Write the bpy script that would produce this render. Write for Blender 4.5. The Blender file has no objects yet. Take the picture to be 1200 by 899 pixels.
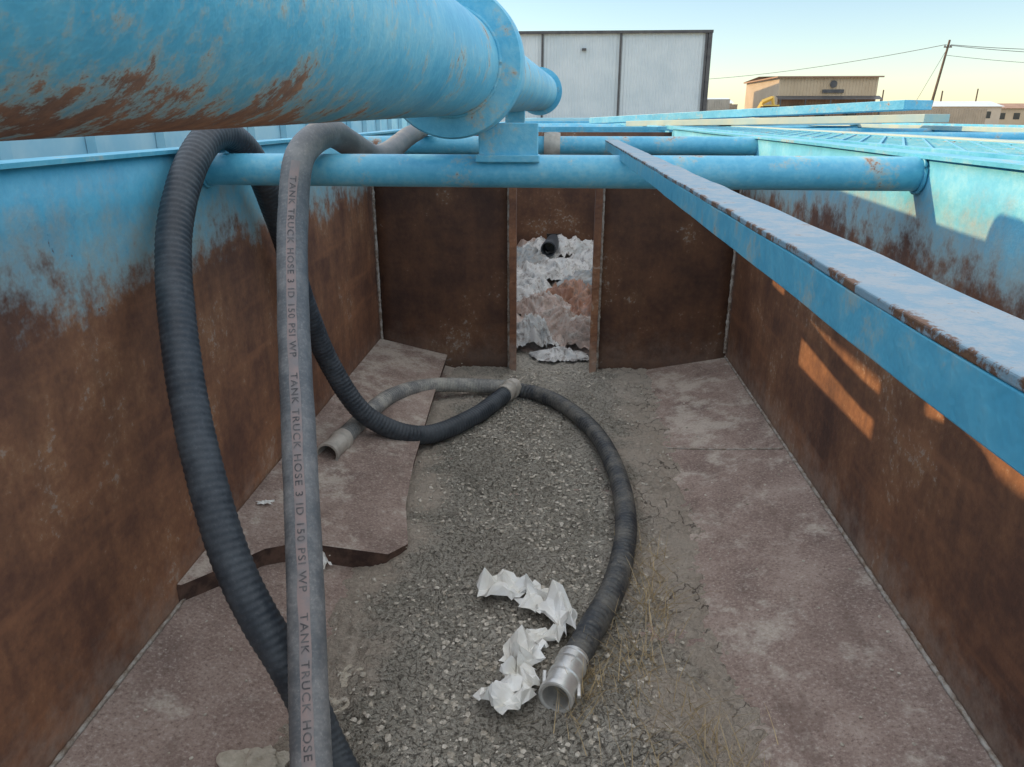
import bpy, bmesh, math, random
from mathutils import Vector, noise, Matrix
random.seed(7)
scene=bpy.context.scene
scene.view_settings.view_transform='Standard'
try: scene.view_settings.look='None'
except: pass
scene.view_settings.exposure=0
GZ=-2.1
# ---------------------------------------------------------------- node helpers
def newmat(name):
    m=bpy.data.materials.new(name); m.use_nodes=True
    nt=m.node_tree
    return m,nt,nt.nodes['Principled BSDF']
def nd(nt,t,**kw):
    n=nt.nodes.new(t)
    for k,v in kw.items(): setattr(n,k,v)
    return n
def lk(nt,a,b): nt.links.new(a,b)
def setin(nt,sock,v):
    if hasattr(v,'is_output') : nt.links.new(v,sock)
    elif isinstance(v,(tuple,list)):
        sock.default_value=(v[0],v[1],v[2],1) if sock.type=='RGBA' else v
    else: sock.default_value=v
def pos(nt,scale=(1,1,1)):
    g=nd(nt,'ShaderNodeNewGeometry')
    if scale==(1,1,1): return g.outputs['Position']
    mp=nd(nt,'ShaderNodeMapping')
    mp.inputs['Scale'].default_value=scale
    lk(nt,g.outputs['Position'],mp.inputs['Vector'])
    return mp.outputs[0]
def noi(nt,scale,detail=3,rough=.6,vec=None,dist=0):
    n=nd(nt,'ShaderNodeTexNoise'); n.inputs['Scale'].default_value=scale
    n.inputs['Detail'].default_value=detail; n.inputs['Roughness'].default_value=rough
    n.inputs['Distortion'].default_value=dist
    lk(nt,vec if vec else pos(nt),n.inputs['Vector'])
    return n.outputs['Fac']
def mth(nt,op,a,b=0.0,c=None,clamp=False):
    n=nd(nt,'ShaderNodeMath',operation=op); n.use_clamp=clamp
    setin(nt,n.inputs[0],a); setin(nt,n.inputs[1],b)
    if c is not None: setin(nt,n.inputs[2],c)
    return n.outputs[0]
def ramp(nt,f,stops):
    r=nd(nt,'ShaderNodeValToRGB'); lk(nt,f,r.inputs[0])
    e=r.color_ramp.elements
    while len(e)>1: e.remove(e[-1])
    for i,(p,c) in enumerate(stops):
        c=(c,c,c) if not isinstance(c,(tuple,list)) else c
        if i==0: el=e[0]; el.position=p
        else: el=e.new(p)
        el.color=(c[0],c[1],c[2],1)
    return r.outputs[0]
def mix(nt,f,a,b,mode='MIX'):
    n=nd(nt,'ShaderNodeMix',data_type='RGBA',blend_type=mode)
    setin(nt,n.inputs[0],f); setin(nt,n.inputs[6],a); setin(nt,n.inputs[7],b)
    return n.outputs[2]
def sstep(nt,x,a,b):
    n=nd(nt,'ShaderNodeMapRange',interpolation_type='SMOOTHSTEP')
    setin(nt,n.inputs[0],x); n.inputs[1].default_value=a; n.inputs[2].default_value=b
    return n.outputs[0]
def bump(nt,bs,h,strength=.3,dist=.01):
    b=nd(nt,'ShaderNodeBump'); b.inputs['Strength'].default_value=strength; b.inputs['Distance'].default_value=dist
    lk(nt,h,b.inputs['Height']); lk(nt,b.outputs[0],bs.inputs['Normal'])
def xyz(nt):
    g=nd(nt,'ShaderNodeNewGeometry'); s=nd(nt,'ShaderNodeSeparateXYZ')
    lk(nt,g.outputs['Position'],s.inputs[0]); return s.outputs

BLUE1=(.07,.38,.58); BLUE2=(.12,.47,.66); BLUE3=(.27,.58,.69)
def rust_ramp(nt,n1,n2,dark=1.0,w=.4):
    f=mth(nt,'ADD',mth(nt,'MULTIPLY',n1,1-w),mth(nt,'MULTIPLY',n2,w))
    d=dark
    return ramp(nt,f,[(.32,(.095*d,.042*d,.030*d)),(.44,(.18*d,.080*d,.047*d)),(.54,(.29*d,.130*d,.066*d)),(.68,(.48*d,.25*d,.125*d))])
def m_blue(name,thr=.66,zlow=None,soft=.03,rough=.42):
    m,nt,bs=newmat(name)
    n1=noi(nt,2.7,5,.72); n2=noi(nt,38,3,.7)
    rc=rust_ramp(nt,n1,n2,1.2)
    bc=ramp(nt,mth(nt,'ADD',mth(nt,'MULTIPLY',n1,.7),mth(nt,'MULTIPLY',n2,.3)),[(.36,BLUE1),(.5,BLUE2),(.66,BLUE3)])
    big=noi(nt,7.0 if zlow is not None else 5.5,7,.78)
    f=mth(nt,'ADD',mth(nt,'MULTIPLY',big,.85),mth(nt,'MULTIPLY',n2,.15))
    if zlow is not None:
        o=xyz(nt)
        a=sstep(nt,o[2],zlow,zlow-.10); b=sstep(nt,o[1],1.7,.5)
        f=mth(nt,'ADD',f,mth(nt,'MULTIPLY',mth(nt,'MULTIPLY',a,mth(nt,'ADD',b,.28)),.15))
    r=sstep(nt,f,thr-soft,thr+soft)
    halo=mth(nt,'MULTIPLY',sstep(nt,f,thr-.10,thr),.6)
    bc=mix(nt,halo,bc,(.50,.47,.37))
    lk(nt,mix(nt,mth(nt,'MULTIPLY',r,.92),bc,rc),bs.inputs['Base Color'])
    lk(nt,mth(nt,'MULTIPLY_ADD',r,.45,rough),bs.inputs['Roughness'])
    bump(nt,bs,n2,.4,.004)
    return m
def m_wall(name,zb=-.44,dark=1.0,amp=.16,stain=1.0,spot=.66,w=.28):
    m,nt,bs=newmat(name)
    n1=noi(nt,2.2,5,.65); n2=noi(nt,34,4,.75)
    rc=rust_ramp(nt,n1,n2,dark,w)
    o=xyz(nt)
    streak=noi(nt,1,3,.65,pos(nt,(11,11,1.4)))
    fine=noi(nt,11,4,.78)
    e=mth(nt,'MULTIPLY',mth(nt,'SUBTRACT',streak,.5),amp)
    e=mth(nt,'ADD',e,mth(nt,'MULTIPLY',mth(nt,'SUBTRACT',n1,.5),.45))
    e=mth(nt,'ADD',e,mth(nt,'MULTIPLY',mth(nt,'SUBTRACT',fine,.5),.40))
    zz=mth(nt,'ADD',o[2],e)
    r=sstep(nt,zz,zb+.08,zb-.08)
    halo=sstep(nt,zz,zb+.24,zb)
    bc=ramp(nt,mth(nt,'ADD',mth(nt,'MULTIPLY',n1,.7),mth(nt,'MULTIPLY',n2,.3)),[(.36,BLUE1),(.5,BLUE2),(.66,BLUE3)])
    bc=mix(nt,mth(nt,'MULTIPLY',halo,.6),bc,(.44,.38,.28))
    sp=sstep(nt,fine,spot,spot+.06)
    bc=mix(nt,sp,bc,rc)
    rr=mix(nt,mth(nt,'MULTIPLY',sstep(nt,streak,.42,.70),.35),rc,(.095*dark,.046*dark,.032*dark))
    hz=noi(nt,1,3,.65,pos(nt,(1.1,1.1,9)))
    rr=mix(nt,mth(nt,'MULTIPLY',sstep(nt,hz,.50,.75),.45*stain),rr,(.46*dark,.20*dark,.095*dark))
    dust=mth(nt,'MULTIPLY',sstep(nt,mth(nt,'ADD',o[2],mth(nt,'MULTIPLY',mth(nt,'SUBTRACT',fine,.5),.6)),-1.35,-1.72),.5*stain)
    rr=mix(nt,dust,rr,(.42,.34,.28))
    sc=sstep(nt,mth(nt,'MULTIPLY',n2,n1),.335,.40)
    rr=mix(nt,mth(nt,'MULTIPLY',sc,.35),rr,(.40,.41,.39))
    lk(nt,mix(nt,r,bc,rr),bs.inputs['Base Color'])
    lk(nt,mth(nt,'MULTIPLY_ADD',r,.25,.5),bs.inputs['Roughness'])
    bump(nt,bs,n2,.5,.005)
    return m
def m_simple(name,c1,c2,scale=4,rough=.7,metal=0,bs_=.2,bd=.005,bscale=60):
    m,nt,bs=newmat(name)
    lk(nt,mix(nt,sstep(nt,noi(nt,scale,4,.65),.35,.65),c1,c2),bs.inputs['Base Color'])
    bs.inputs['Roughness'].default_value=rough; bs.inputs['Metallic'].default_value=metal
    if bs_: bump(nt,bs,noi(nt,bscale,2,.6),bs_,bd)
    return m
# ---------------------------------------------------------------- mesh helpers
col=bpy.context.collection
def empty(name):
    o=bpy.data.objects.new(name,None); col.objects.link(o); o.empty_display_size=.1; return o
def mesh(name,vs,fs,mat,parent=None,smooth=False,bevel=0):
    me=bpy.data.meshes.new(name); me.from_pydata([tuple(v) for v in vs],[],fs); me.update()
    o=bpy.data.objects.new(name,me); col.objects.link(o)
    if mat: me.materials.append(mat)
    if smooth: me.polygons.foreach_set('use_smooth',[True]*len(me.polygons))
    if parent: o.parent=parent
    if bevel:
        b=o.modifiers.new('b','BEVEL'); b.width=bevel; b.segments=2; b.limit_method='ANGLE'
    return o
def boxv(a,b):
    (x0,y0,z0),(x1,y1,z1)=a,b
    v=[(x0,y0,z0),(x1,y0,z0),(x1,y1,z0),(x0,y1,z0),(x0,y0,z1),(x1,y0,z1),(x1,y1,z1),(x0,y1,z1)]
    f=[(0,3,2,1),(4,5,6,7),(0,1,5,4),(1,2,6,5),(2,3,7,6),(3,0,4,7)]
    return v,f
def box(name,a,b,mat,parent=None,bevel=0):
    v,f=boxv(a,b); return mesh(name,v,f,mat,parent,bevel=bevel)
def boxes(name,lst,mat,parent=None,bevel=0):
    V=[];Fc=[]
    for a,b in lst:
        v,f=boxv(a,b); n=len(V); V+=v; Fc+=[tuple(i+n for i in q) for q in f]
    return mesh(name,V,Fc,mat,parent,bevel=bevel)
def frame_of(d):
    d=d.normalized(); up=Vector((0,0,1)) if abs(d.z)<.9 else Vector((0,1,0))
    s=d.cross(up).normalized(); return s,s.cross(d).normalized()
def lathe(name,p0,p1,prof,mat,parent=None,seg=48,smooth=True):
    p0=Vector(p0); p1=Vector(p1); d=(p1-p0).normalized(); s,u=frame_of(d)
    V=[];Fc=[]
    for t,r in prof:
        for k in range(seg):
            a=2*math.pi*k/seg; V.append(p0+d*t+(s*math.cos(a)+u*math.sin(a))*r)
    for i in range(len(prof)-1):
        for k in range(seg):
            k2=(k+1)%seg; Fc.append((i*seg+k,i*seg+k2,(i+1)*seg+k2,(i+1)*seg+k))
    o=mesh(name,V,Fc,mat,parent,smooth)
    if smooth:
        e=o.modifiers.new('e','EDGE_SPLIT'); e.split_angle=math.radians(35)
    return o
def pipe(name,p0,p1,r,mat,parent=None,seg=40,cap=True):
    L=(Vector(p1)-Vector(p0)).length
    pr=[(0,r*.0001),(0,r),(L,r),(L,r*.0001)] if cap else [(0,r),(L,r)]
    return lathe(name,p0,p1,pr,mat,parent,seg)
def catmull(P,step):
    P=[Vector(p) for p in P]; P=[P[0]*2-P[1]]+P+[P[-1]*2-P[-2]]
    out=[]
    for i in range(1,len(P)-2):
        p0,p1,p2,p3=P[i-1:i+3]
        t0=0;t1=(p1-p0).length**.5;t2=t1+(p2-p1).length**.5;t3=t2+(p3-p2).length**.5
        n=40
        for k in range(n):
            t=t1+(t2-t1)*k/n
            A1=p0*((t1-t)/(t1-t0))+p1*((t-t0)/(t1-t0))
            A2=p1*((t2-t)/(t2-t1))+p2*((t-t1)/(t2-t1))
            A3=p2*((t3-t)/(t3-t2))+p3*((t-t2)/(t3-t2))
            B1=A1*((t2-t)/(t2-t0))+A2*((t-t0)/(t2-t0))
            B2=A2*((t3-t)/(t3-t1))+A3*((t-t1)/(t3-t1))
            out.append(B1*((t2-t)/(t2-t1))+B2*((t-t1)/(t2-t1)))
    out.append(P[-2])
    for _ in range(30):
        out=[out[0]]+[(out[i-1]+out[i]*2+out[i+1])/4 for i in range(1,len(out)-1)]+[out[-1]]
    res=[out[0].copy()]; acc=0
    for i in range(1,len(out)):
        a=out[i-1]; b=out[i]; L=(b-a).length
        while acc+L>=step:
            t=(step-acc)/L; a=a.lerp(b,t); res.append(a.copy()); L=(b-a).length; acc=0
        acc+=L
    return res
def hose(name,P,R,mat,pitch=.022,rib=.035,seg=28,step=.004,parent=None,wob=.0):
    C=catmull(P,step); n=len(C)
    T=[(C[min(i+1,n-1)]-C[max(i-1,0)]).normalized() for i in range(n)]
    s,u=frame_of(T[0]); Fr=[]
    for i in range(n):
        s=(s-T[i]*s.dot(T[i])).normalized(); u=T[i].cross(s)
        Fr.append((s.copy(),u.copy()))
    V=[];Fc=[]
    for i in range(n):
        d=i*step
        for k in range(seg):
            a=2*math.pi*k/seg
            w=math.sin(2*math.pi*d/pitch+a)
            r=R*(1+rib*w)
            r+= .0015*noise.noise(C[i]*9+Vector((a,0,0)))
            V.append(C[i]+(Fr[i][0]*math.cos(a)+Fr[i][1]*math.sin(a))*r)
    for i in range(n-1):
        for k in range(seg):
            k2=(k+1)%seg; Fc.append((i*seg+k,i*seg+k2,(i+1)*seg+k2,(i+1)*seg+k))
    o=mesh(name,V,Fc,mat,parent,True)
    return o,C,T
# ---------------------------------------------------------------- materials
M_pipe=m_blue('blue_paint_pipe',.625,zlow=.075)
M_blue=m_blue('blue_paint',.655)
M_blue2=m_blue('blue_paint_worn',.625)
M_L=m_wall('wall_paint_rust_left',-.44,.92)
M_R=m_wall('wall_paint_rust_right',-.43,.70,.16,1.0,.70)
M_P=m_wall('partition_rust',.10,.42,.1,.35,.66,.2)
M_pale=m_simple('pale_blue_paint',(.30,.57,.68),(.44,.66,.72),2,.5,0,0)
M_sunrim=m_simple('sunlit_tone_paint',(.32,.46,.46),(.44,.50,.42),3,.55,0,0)  # paler and yellower than the blue: sunlit tone put into the paint colour
M_rustedge=m_simple('rusty_cut_edge',(.05,.028,.022),(.13,.075,.055),14,.9)
def m_floor():
    m,nt,bs=newmat('rusty_floor_plate')
    n=noi(nt,3,6,.7); f=noi(nt,90,4,.75)
    c=ramp(nt,n,[(.3,(.19,.135,.115)),(.5,(.30,.22,.185)),(.7,(.42,.33,.28))])
    c=mix(nt,mth(nt,'MULTIPLY',sstep(nt,f,.5,.72),.7),c,(.56,.49,.43))
    c=mix(nt,mth(nt,'MULTIPLY',sstep(nt,f,.48,.30),.65),c,(.09,.058,.045))
    o=xyz(nt)
    dk=sstep(nt,noi(nt,1,4,.7,pos(nt,(7,2.6,1))),.54,.66)
    c=mix(nt,mth(nt,'MULTIPLY',dk,.38),c,(.12,.078,.062))
    pl=sstep(nt,mth(nt,'ADD',noi(nt,4.5,5,.75),mth(nt,'MULTIPLY',o[1],.03)),.58,.76)
    c=mix(nt,mth(nt,'MULTIPLY',pl,mth(nt,'MULTIPLY_ADD',f,1.0,.1)),c,(.62,.56,.48))
    lk(nt,c,bs.inputs['Base Color']); bs.inputs['Roughness'].default_value=.85
    bump(nt,bs,f,.6,.006)
    return m
M_floor=m_floor()
def m_mud():
    m,nt,bs=newmat('cracked_dried_mud')
    g=nd(nt,'ShaderNodeNewGeometry')
    wn=nd(nt,'ShaderNodeTexNoise'); wn.inputs['Scale'].default_value=12; wn.inputs['Detail'].default_value=4; lk(nt,g.outputs['Position'],wn.inputs['Vector'])
    vm=nd(nt,'ShaderNodeVectorMath',operation='MULTIPLY_ADD'); lk(nt,wn.outputs['Color'],vm.inputs[0]); vm.inputs[1].default_value=(.12,.12,.0); lk(nt,g.outputs['Position'],vm.inputs[2])
    def vor(sc):
        v=nd(nt,'ShaderNodeTexVoronoi',feature='DISTANCE_TO_EDGE',voronoi_dimensions='2D'); v.inputs['Scale'].default_value=sc; lk(nt,vm.outputs[0],v.inputs['Vector']); return v.outputs['Distance']
    v1=vor(10); v2=vor(40)
    n=noi(nt,3.2,6,.7); f=noi(nt,62,4,.9); lo=noi(nt,2.2,1,.5)
    o=xyz(nt)
    right=sstep(nt,o[0],.0,.35)
    ax=mth(nt,'ABSOLUTE',mth(nt,'ADD',o[0],.12))
    side=sstep(nt,mth(nt,'ADD',ax,mth(nt,'MULTIPLY',mth(nt,'SUBTRACT',n,.5),.9)),.38,.58)
    c1=mth(nt,'MULTIPLY',sstep(nt,v1,.04,.0),mth(nt,'MULTIPLY',sstep(nt,lo,.45,.56),mth(nt,'MULTIPLY_ADD',right,.7,.3)))
    c2=mth(nt,'MULTIPLY',sstep(nt,v2,.13,.01),mth(nt,'SUBTRACT',1.0,mth(nt,'MULTIPLY',side,.8)))
    c2=mth(nt,'MULTIPLY',c2,mth(nt,'MULTIPLY_ADD',sstep(nt,f,.56,.42),.8,.15))
    crack=mth(nt,'MAXIMUM',c1,mth(nt,'MULTIPLY',c2,.85))
    base=ramp(nt,n,[(.32,(.36,.33,.27)),(.5,(.46,.42,.35)),(.68,(.60,.55,.47))])
    base=mix(nt,mth(nt,'MULTIPLY',sstep(nt,f,.52,.63),.6),base,(.78,.73,.64))
    base=mix(nt,mth(nt,'MULTIPLY',sstep(nt,f,.47,.36),.8),base,(.11,.092,.07))
    base=mix(nt,mth(nt,'MULTIPLY',side,.62),base,(.68,.56,.455))
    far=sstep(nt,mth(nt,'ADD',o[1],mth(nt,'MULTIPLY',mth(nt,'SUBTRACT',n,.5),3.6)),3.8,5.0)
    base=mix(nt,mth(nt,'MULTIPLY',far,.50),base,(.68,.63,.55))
    base=mix(nt,mth(nt,'MULTIPLY',crack,.75),base,(.085,.07,.052))
    lk(nt,base,bs.inputs['Base Color']); bs.inputs['Roughness'].default_value=.95
    h=mth(nt,'SUBTRACT',mth(nt,'MULTIPLY',f,1.6),mth(nt,'MULTIPLY',crack,1.0))
    bump(nt,bs,h,1.0,.016)
    return m
M_mud=m_mud()
def m_rubber(name,c,dust,amt):
    m,nt,bs=newmat(name)
    n=noi(nt,7,5,.75); f=noi(nt,120,2,.7)
    d=mth(nt,'MULTIPLY',mth(nt,'ADD',sstep(nt,n,.38,.68),mth(nt,'MULTIPLY',sstep(nt,f,.5,.75),.6)),amt,clamp=True)
    lk(nt,mix(nt,d,c,dust),bs.inputs['Base Color']); lk(nt,mth(nt,'MULTIPLY_ADD',d,.4,.5),bs.inputs['Roughness'])
    return m
M_rub=m_rubber('black_rubber',(.024,.032,.042),(.12,.135,.15),.42)
M_rub2=m_rubber('dusty_rubber',(.12,.13,.14),(.30,.295,.29),.7)
M_rub3=m_rubber('mud_coated_rubber',(.17,.175,.175),(.46,.44,.39),.9)
M_rubB=m_rubber('black_rubber_dusty',(.030,.036,.044),(.28,.26,.22),.45)
M_stripe=m_simple('hose_stripe',(.31,.235,.22),(.23,.21,.21),16,.7,0,0)
M_txt=m_simple('hose_lettering',(.065,.062,.065),(.16,.15,.148),45,.7,0,0)
M_alu=m_simple('aluminium_coupling',(.55,.54,.52),(.74,.73,.70),14,.38,.6,.15,.002)
M_steel=m_simple('dirty_steel_coupling',(.38,.35,.31),(.55,.51,.45),10,.6,.2)
M_dark=m_simple('dark_interior',(.015,.013,.012),(.02,.018,.016),5,.9,0,0)
M_paper=m_simple('crumpled_white_paper',(.88,.88,.86),(.80,.78,.72),9,.7,0,0)
def m_cloth(name,c1,c2,c3):
    m,nt,bs=newmat(name)
    n=noi(nt,5,5,.7); f=noi(nt,20,4,.75)
    c=ramp(nt,n,[(.38,c1),(.50,c2),(.62,c3)])
    c=mix(nt,mth(nt,'MULTIPLY',sstep(nt,f,.50,.64),.6),c,(.16,.115,.09))  # fold shadow mixed into the cloth colour as random dark blotches
    lk(nt,c,bs.inputs['Base Color']); bs.inputs['Roughness'].default_value=.5
    return m
M_tarp=m_cloth('dirty_shaded_tarp',(.44,.40,.37),(.42,.31,.26),(.50,.46,.42))
M_bagw=m_cloth('white_plastic',(.46,.48,.48),(.56,.55,.53),(.34,.36,.37))
M_bagb=m_cloth('brown_tarp',(.26,.13,.09),(.38,.20,.13),(.20,.13,.10))
M_bagg=m_cloth('grey_tarp',(.17,.21,.24),(.28,.30,.31),(.36,.35,.33))
M_clod=m_simple('pale_clay_clod',(.44,.39,.31),(.56,.50,.41),30,.95,0,.8,.01,60)
M_grav=m_simple('mud_crumbs',(.34,.30,.24),(.62,.57,.49),30,.95,0,0)
M_straw=m_simple('dry_straw',(.60,.46,.27),(.42,.32,.18),20,.8,0,0)
M_weld=m_simple('weld_scale',(.42,.39,.35),(.20,.15,.11),30,.8,0,.6,.006,50)
M_concrete=m_simple('dirt_ground',(.30,.25,.19),(.40,.34,.26),.15,.95,0,0)
# ---------------------------------------------------------------- ground
mesh('ground',[(-900,-300,GZ),(900,-300,GZ),(900,1500,GZ),(-900,1500,GZ)],[(0,1,2,3)],M_concrete)
# ---------------------------------------------------------------- main tank
XL,XR=-1.275,1.165; RIM=-.115; YP=5.02; YB=8.5; Y0=-1.6
tank=empty('open_top_steel_tank')
def wallgrid(name,x,y0,y1,z0,z1,mat,inner,th=.01,parent=tank,amp=.006):
    ny=int((y1-y0)/.12); nz=12; V=[];Fc=[]
    for j in range(ny+1):
        for i in range(nz+1):
            y=y0+(y1-y0)*j/ny; z=z0+(z1-z0)*i/nz
            V.append((x+amp*noise.noise(Vector((x,y*1.1,z*1.6))),y,z))
    for j in range(ny):
        for i in range(nz):
            a=j*(nz+1)+i; Fc.append((a,a+1,a+nz+2,a+nz+1))
    o=mesh(name,V,Fc,mat,parent,True)
    s=o.modifiers.new('s','SOLIDIFY'); s.thickness=th; s.offset=inner
    return o
wallgrid('wall_left',XL-.006,Y0,YB,-1.80,RIM,M_L,1)
wallgrid('wall_right',XR+.006,Y0,YB,-1.80,RIM,M_R,-1)
def rim(name,xa,xb,z,mat):
    ny=80; V=[];Fc=[]
    for j in range(ny+1):
        y=Y0+(YB-Y0)*j/ny; dz=.006*noise.noise(Vector((xa*3,y*.7,0)))
        V+= [(xa,y,z+dz-.012),(xb,y,z+dz-.012),(xb,y,z+dz),(xa,y,z+dz)]
    for j in range(ny):
        for k in range(4):
            a=j*4+k; b=j*4+(k+1)%4; Fc.append((a,b,b+4,a+4))
    Fc+=[(0,3,2,1),(ny*4,ny*4+1,ny*4+2,ny*4+3)]
    return mesh(name,V,Fc,mat,tank)
rim('rim_left',XL-.09,XL+.012,RIM+.014,M_blue2)
rim('rim_right',XR-.012,XR+.10,RIM+.0,M_blue2)
boxes('rim_right_web',[((XR+.088,Y0,RIM-.16),(XR+.098,YB,RIM-.013))],M_blue,tank)
def floorz(x):
    if x<-.75: return -1.705+(-.75-x)/.525*.135
    if x>.55: return -1.705+(x-.55)/.615*.12
    return -1.705
xs=[XL-.01,-1.1,-.92,-.75,-.4,0,.3,.55,.75,.95,XR+.01]
V=[];Fc=[]; ny=60
for j in range(ny+1):
    y=Y0+(YB-Y0)*j/ny
    for x in xs: V.append((x,y,floorz(x)+.004*noise.noise(Vector((x*2,y*1.3,3)))))
for j in range(ny):
    for i in range(len(xs)-1):
        a=j*len(xs)+i; Fc.append((a,a+1,a+len(xs)+1,a+len(xs)))
mesh('floor_pan',V,Fc,M_floor,tank,True)
box('underframe',(XL-.05,Y0,GZ+.004),(XR+.05,YB,-1.80),M_blue2,tank)
def bead(name,P,r,mat,parent):
    C=catmull(P,.012); V=[];Fc=[];seg=6
    for i,c in enumerate(C):
        T=(C[min(i+1,len(C)-1)]-C[max(i-1,0)]).normalized(); s,u=frame_of(T)
        rr=r*(1+.45*noise.noise(c*60))
        for k in range(seg):
            a=2*math.pi*k/seg; V.append(c+(s*math.cos(a)+u*math.sin(a))*rr)
    for i in range(len(C)-1):
        for k in range(seg):
            k2=(k+1)%seg; Fc.append((i*seg+k,i*seg+k2,(i+1)*seg+k2,(i+1)*seg+k))
    return mesh(name,V,Fc,mat,parent,True)
bead('weld_left',[(XL+.004,.3,floorz(XL)+.004),(XL+.004,3,floorz(XL)+.004),(XL+.004,YP,floorz(XL)+.004)],.007,M_weld,tank)
bead('weld_right',[(XR-.004,.3,floorz(XR)+.004),(XR-.004,3,floorz(XR)+.004),(XR-.004,YP,floorz(XR)+.004)],.008,M_weld,tank)
bead('weld_seam',[(.56,3.72,-1.70),(.85,3.6,floorz(.85)+.002),(XR-.01,3.5,floorz(XR)+.002)],.005,M_weld,tank)
# raised plate on left
V=[];Fc=[]
ys=[2.05,2.2,2.35,2.44,2.5,2.6,2.9,3.3,3.65,4.2,YP-.01]
def xr(y):
    t=[(2.05,-1.262),(2.2,-1.17),(2.35,-1.09),(2.44,-.99),(2.5,-.66),(2.6,-.60),(2.9,-.67),(3.3,-.71),(3.65,-.73),(4.2,-.76),(5.1,-.80)]
    for a,b in zip(t,t[1:]):
        if y<=b[0]: return a[1]+(b[1]-a[1])*(y-a[0])/(b[0]-a[0])
    return t[-1][1]
nx=6
for y in ys:
    for i in range(nx+1):
        x=XL+(xr(y)-XL)*i/nx; V.append((x,y,-1.495-(x-XL)*.23+.004*noise.noise(Vector((x*3,y*3,0)))))
for j in range(len(ys)-1):
    for i in range(nx):
        a=j*(nx+1)+i; Fc.append((a,a+1,a+nx+2,a+nx+1))
o=mesh('raised_floor_plate',V,Fc,M_floor,tank); o.data.materials.append(M_rustedge)
s=o.modifiers.new('s','SOLIDIFY'); s.thickness=.085; s.offset=-1; s.material_offset_rim=1
def panel(name,x0,x1,y,z1,mat,amp=.008):
    nx=10;nz=12;V=[];Fc=[]
    for i in range(nx+1):
        for k in range(nz+1):
            x=x0+(x1-x0)*i/nx; z=-1.76+(z1+1.76)*k/nz
            V.append((x,y+amp*noise.noise(Vector((x*1.5,y,z*1.5))),z))
    for i in range(nx):
        for k in range(nz):
            a=i*(nz+1)+k; Fc.append((a,a+nz+1,a+nz+2,a+1))
    o=mesh(name,V,Fc,mat,tank,True); s=o.modifiers.new('s','SOLIDIFY'); s.thickness=.01
    return o
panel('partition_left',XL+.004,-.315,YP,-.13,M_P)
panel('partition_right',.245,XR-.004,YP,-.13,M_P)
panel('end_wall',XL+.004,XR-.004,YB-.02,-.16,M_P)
M_weldj=m_wall('jamb_scale',.05,.8,.1)
def jamb(name,x0,x1,zt):
    n=60;V=[];Fc=[]
    for i in range(n+1):
        z=-1.74+(zt+1.74)*i/n; e=.006*noise.noise(Vector((x0,0,z*14)))+.003*noise.noise(Vector((x0,4,z*45)))
        V+=[(x0+e,YP-.075+e,z),(x1+e*.6,YP-.075-e,z),(x1,YP-.004,z),(x0,YP-.004,z)]
    for i in range(n):
        for k in range(4):
            a=i*4+k;b=i*4+(k+1)%4; Fc.append((a,b,b+4,a+4))
    Fc.append((n*4,n*4+1,n*4+2,n*4+3))
    mesh(name,V,Fc,M_weldj,tank)
jamb('door_jamb_left',-.345,-.300,-.14); jamb('door_jamb_right',.215,.262,-.14)
bead('weld_corner_l',[(XL+.012,YP-.012,-1.55),(XL+.012,YP-.012,-.9),(XL+.012,YP-.012,-.2)],.011,M_weld,tank)
bead('weld_corner_r',[(XR-.012,YP-.012,-1.55),(XR-.012,YP-.012,-.9),(XR-.012,YP-.012,-.2)],.011,M_weld,tank)
bead('weld_jamb_l',[(-.352,YP-.02,-1.68),(-.352,YP-.02,-.9),(-.352,YP-.02,-.2)],.011,M_weld,tank)
bead('weld_jamb_r',[(.27,YP-.02,-1.68),(.27,YP-.02,-.9),(.27,YP-.02,-.2)],.011,M_weld,tank)
for gy in (1.2,3.4,4.2,6.2):
    V=[(XR+.012,gy,RIM-.014),(XR+.085,gy,RIM-.014),(XR+.012,gy,RIM-.3)]
    o=mesh('gusset',V,[(0,1,2)],M_blue,tank); s=o.modifiers.new('s','SOLIDIFY'); s.thickness=.01
# ---------------------------------------------------------------- cross pipes
cp=empty('cross_pipe')
pipe('bar',(XL-.01,2.68,-.178),(XR+.008,2.60,-.178),.055,M_blue2,cp)
bead('weld_end_right',[ (XR-.004,2.60+.06*math.cos(a),-.178+.06*math.sin(a)) for a in [i*math.pi/6 for i in range(13)]],.006,M_blue,cp)
bead('weld_end_left',[ (XL+.004,2.68+.06*math.cos(a),-.178+.06*math.sin(a)) for a in [i*math.pi/6 for i in range(13)]],.006,M_blue,cp)
cp=empty('cross_pipe')
pipe('bar',(XL-.01,4.85,-.17),(XR+.006,4.83,-.17),.055,M_blue2,cp)
lathe('clamp_ring',(-.12,4.85,-.17),(-.02,4.85,-.17),[(0,.05),(0,.075),(.03,.08),(.07,.08),(.10,.075),(.10,.05)],M_steel,cp)
# ---------------------------------------------------------------- big overhead pipe
bp=empty('overhead_manifold_pipe')
A=Vector((-.487,-1.4,.117)); B=Vector((-.215,7.0,.205)); L=(B-A).length; Rp=.155
dirp=(B-A)/L
lathe('pipe_body',A,B,[(0,.01),(0,Rp),(L,Rp),(L,.01)],M_pipe,bp,seg=96)
tc=(2.50-A.y)/dirp.y; c0=A+dirp*tc
lathe('saddle_collar',c0,c0+dirp*.1,[(0,Rp-.004),(0,.222),(.012,.228),(.10,.228),(.112,.222),(.112,Rp-.004)],M_blue2,bp,seg=96)
bead('collar_weld',[c0-dirp*.004+Vector((math.cos(a)*(Rp+.003),0,math.sin(a)*(Rp+.003))) for a in [i*math.pi/12 for i in range(25)]],.007,M_blue2,bp)
te=(6.9-A.y)/dirp.y; c1=A+dirp*te
lathe('end_flange',c1,c1+dirp*.1,[(0,Rp-.004),(0,.195),(.04,.195),(.04,Rp-.004)],M_blue,bp,seg=64)
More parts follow.
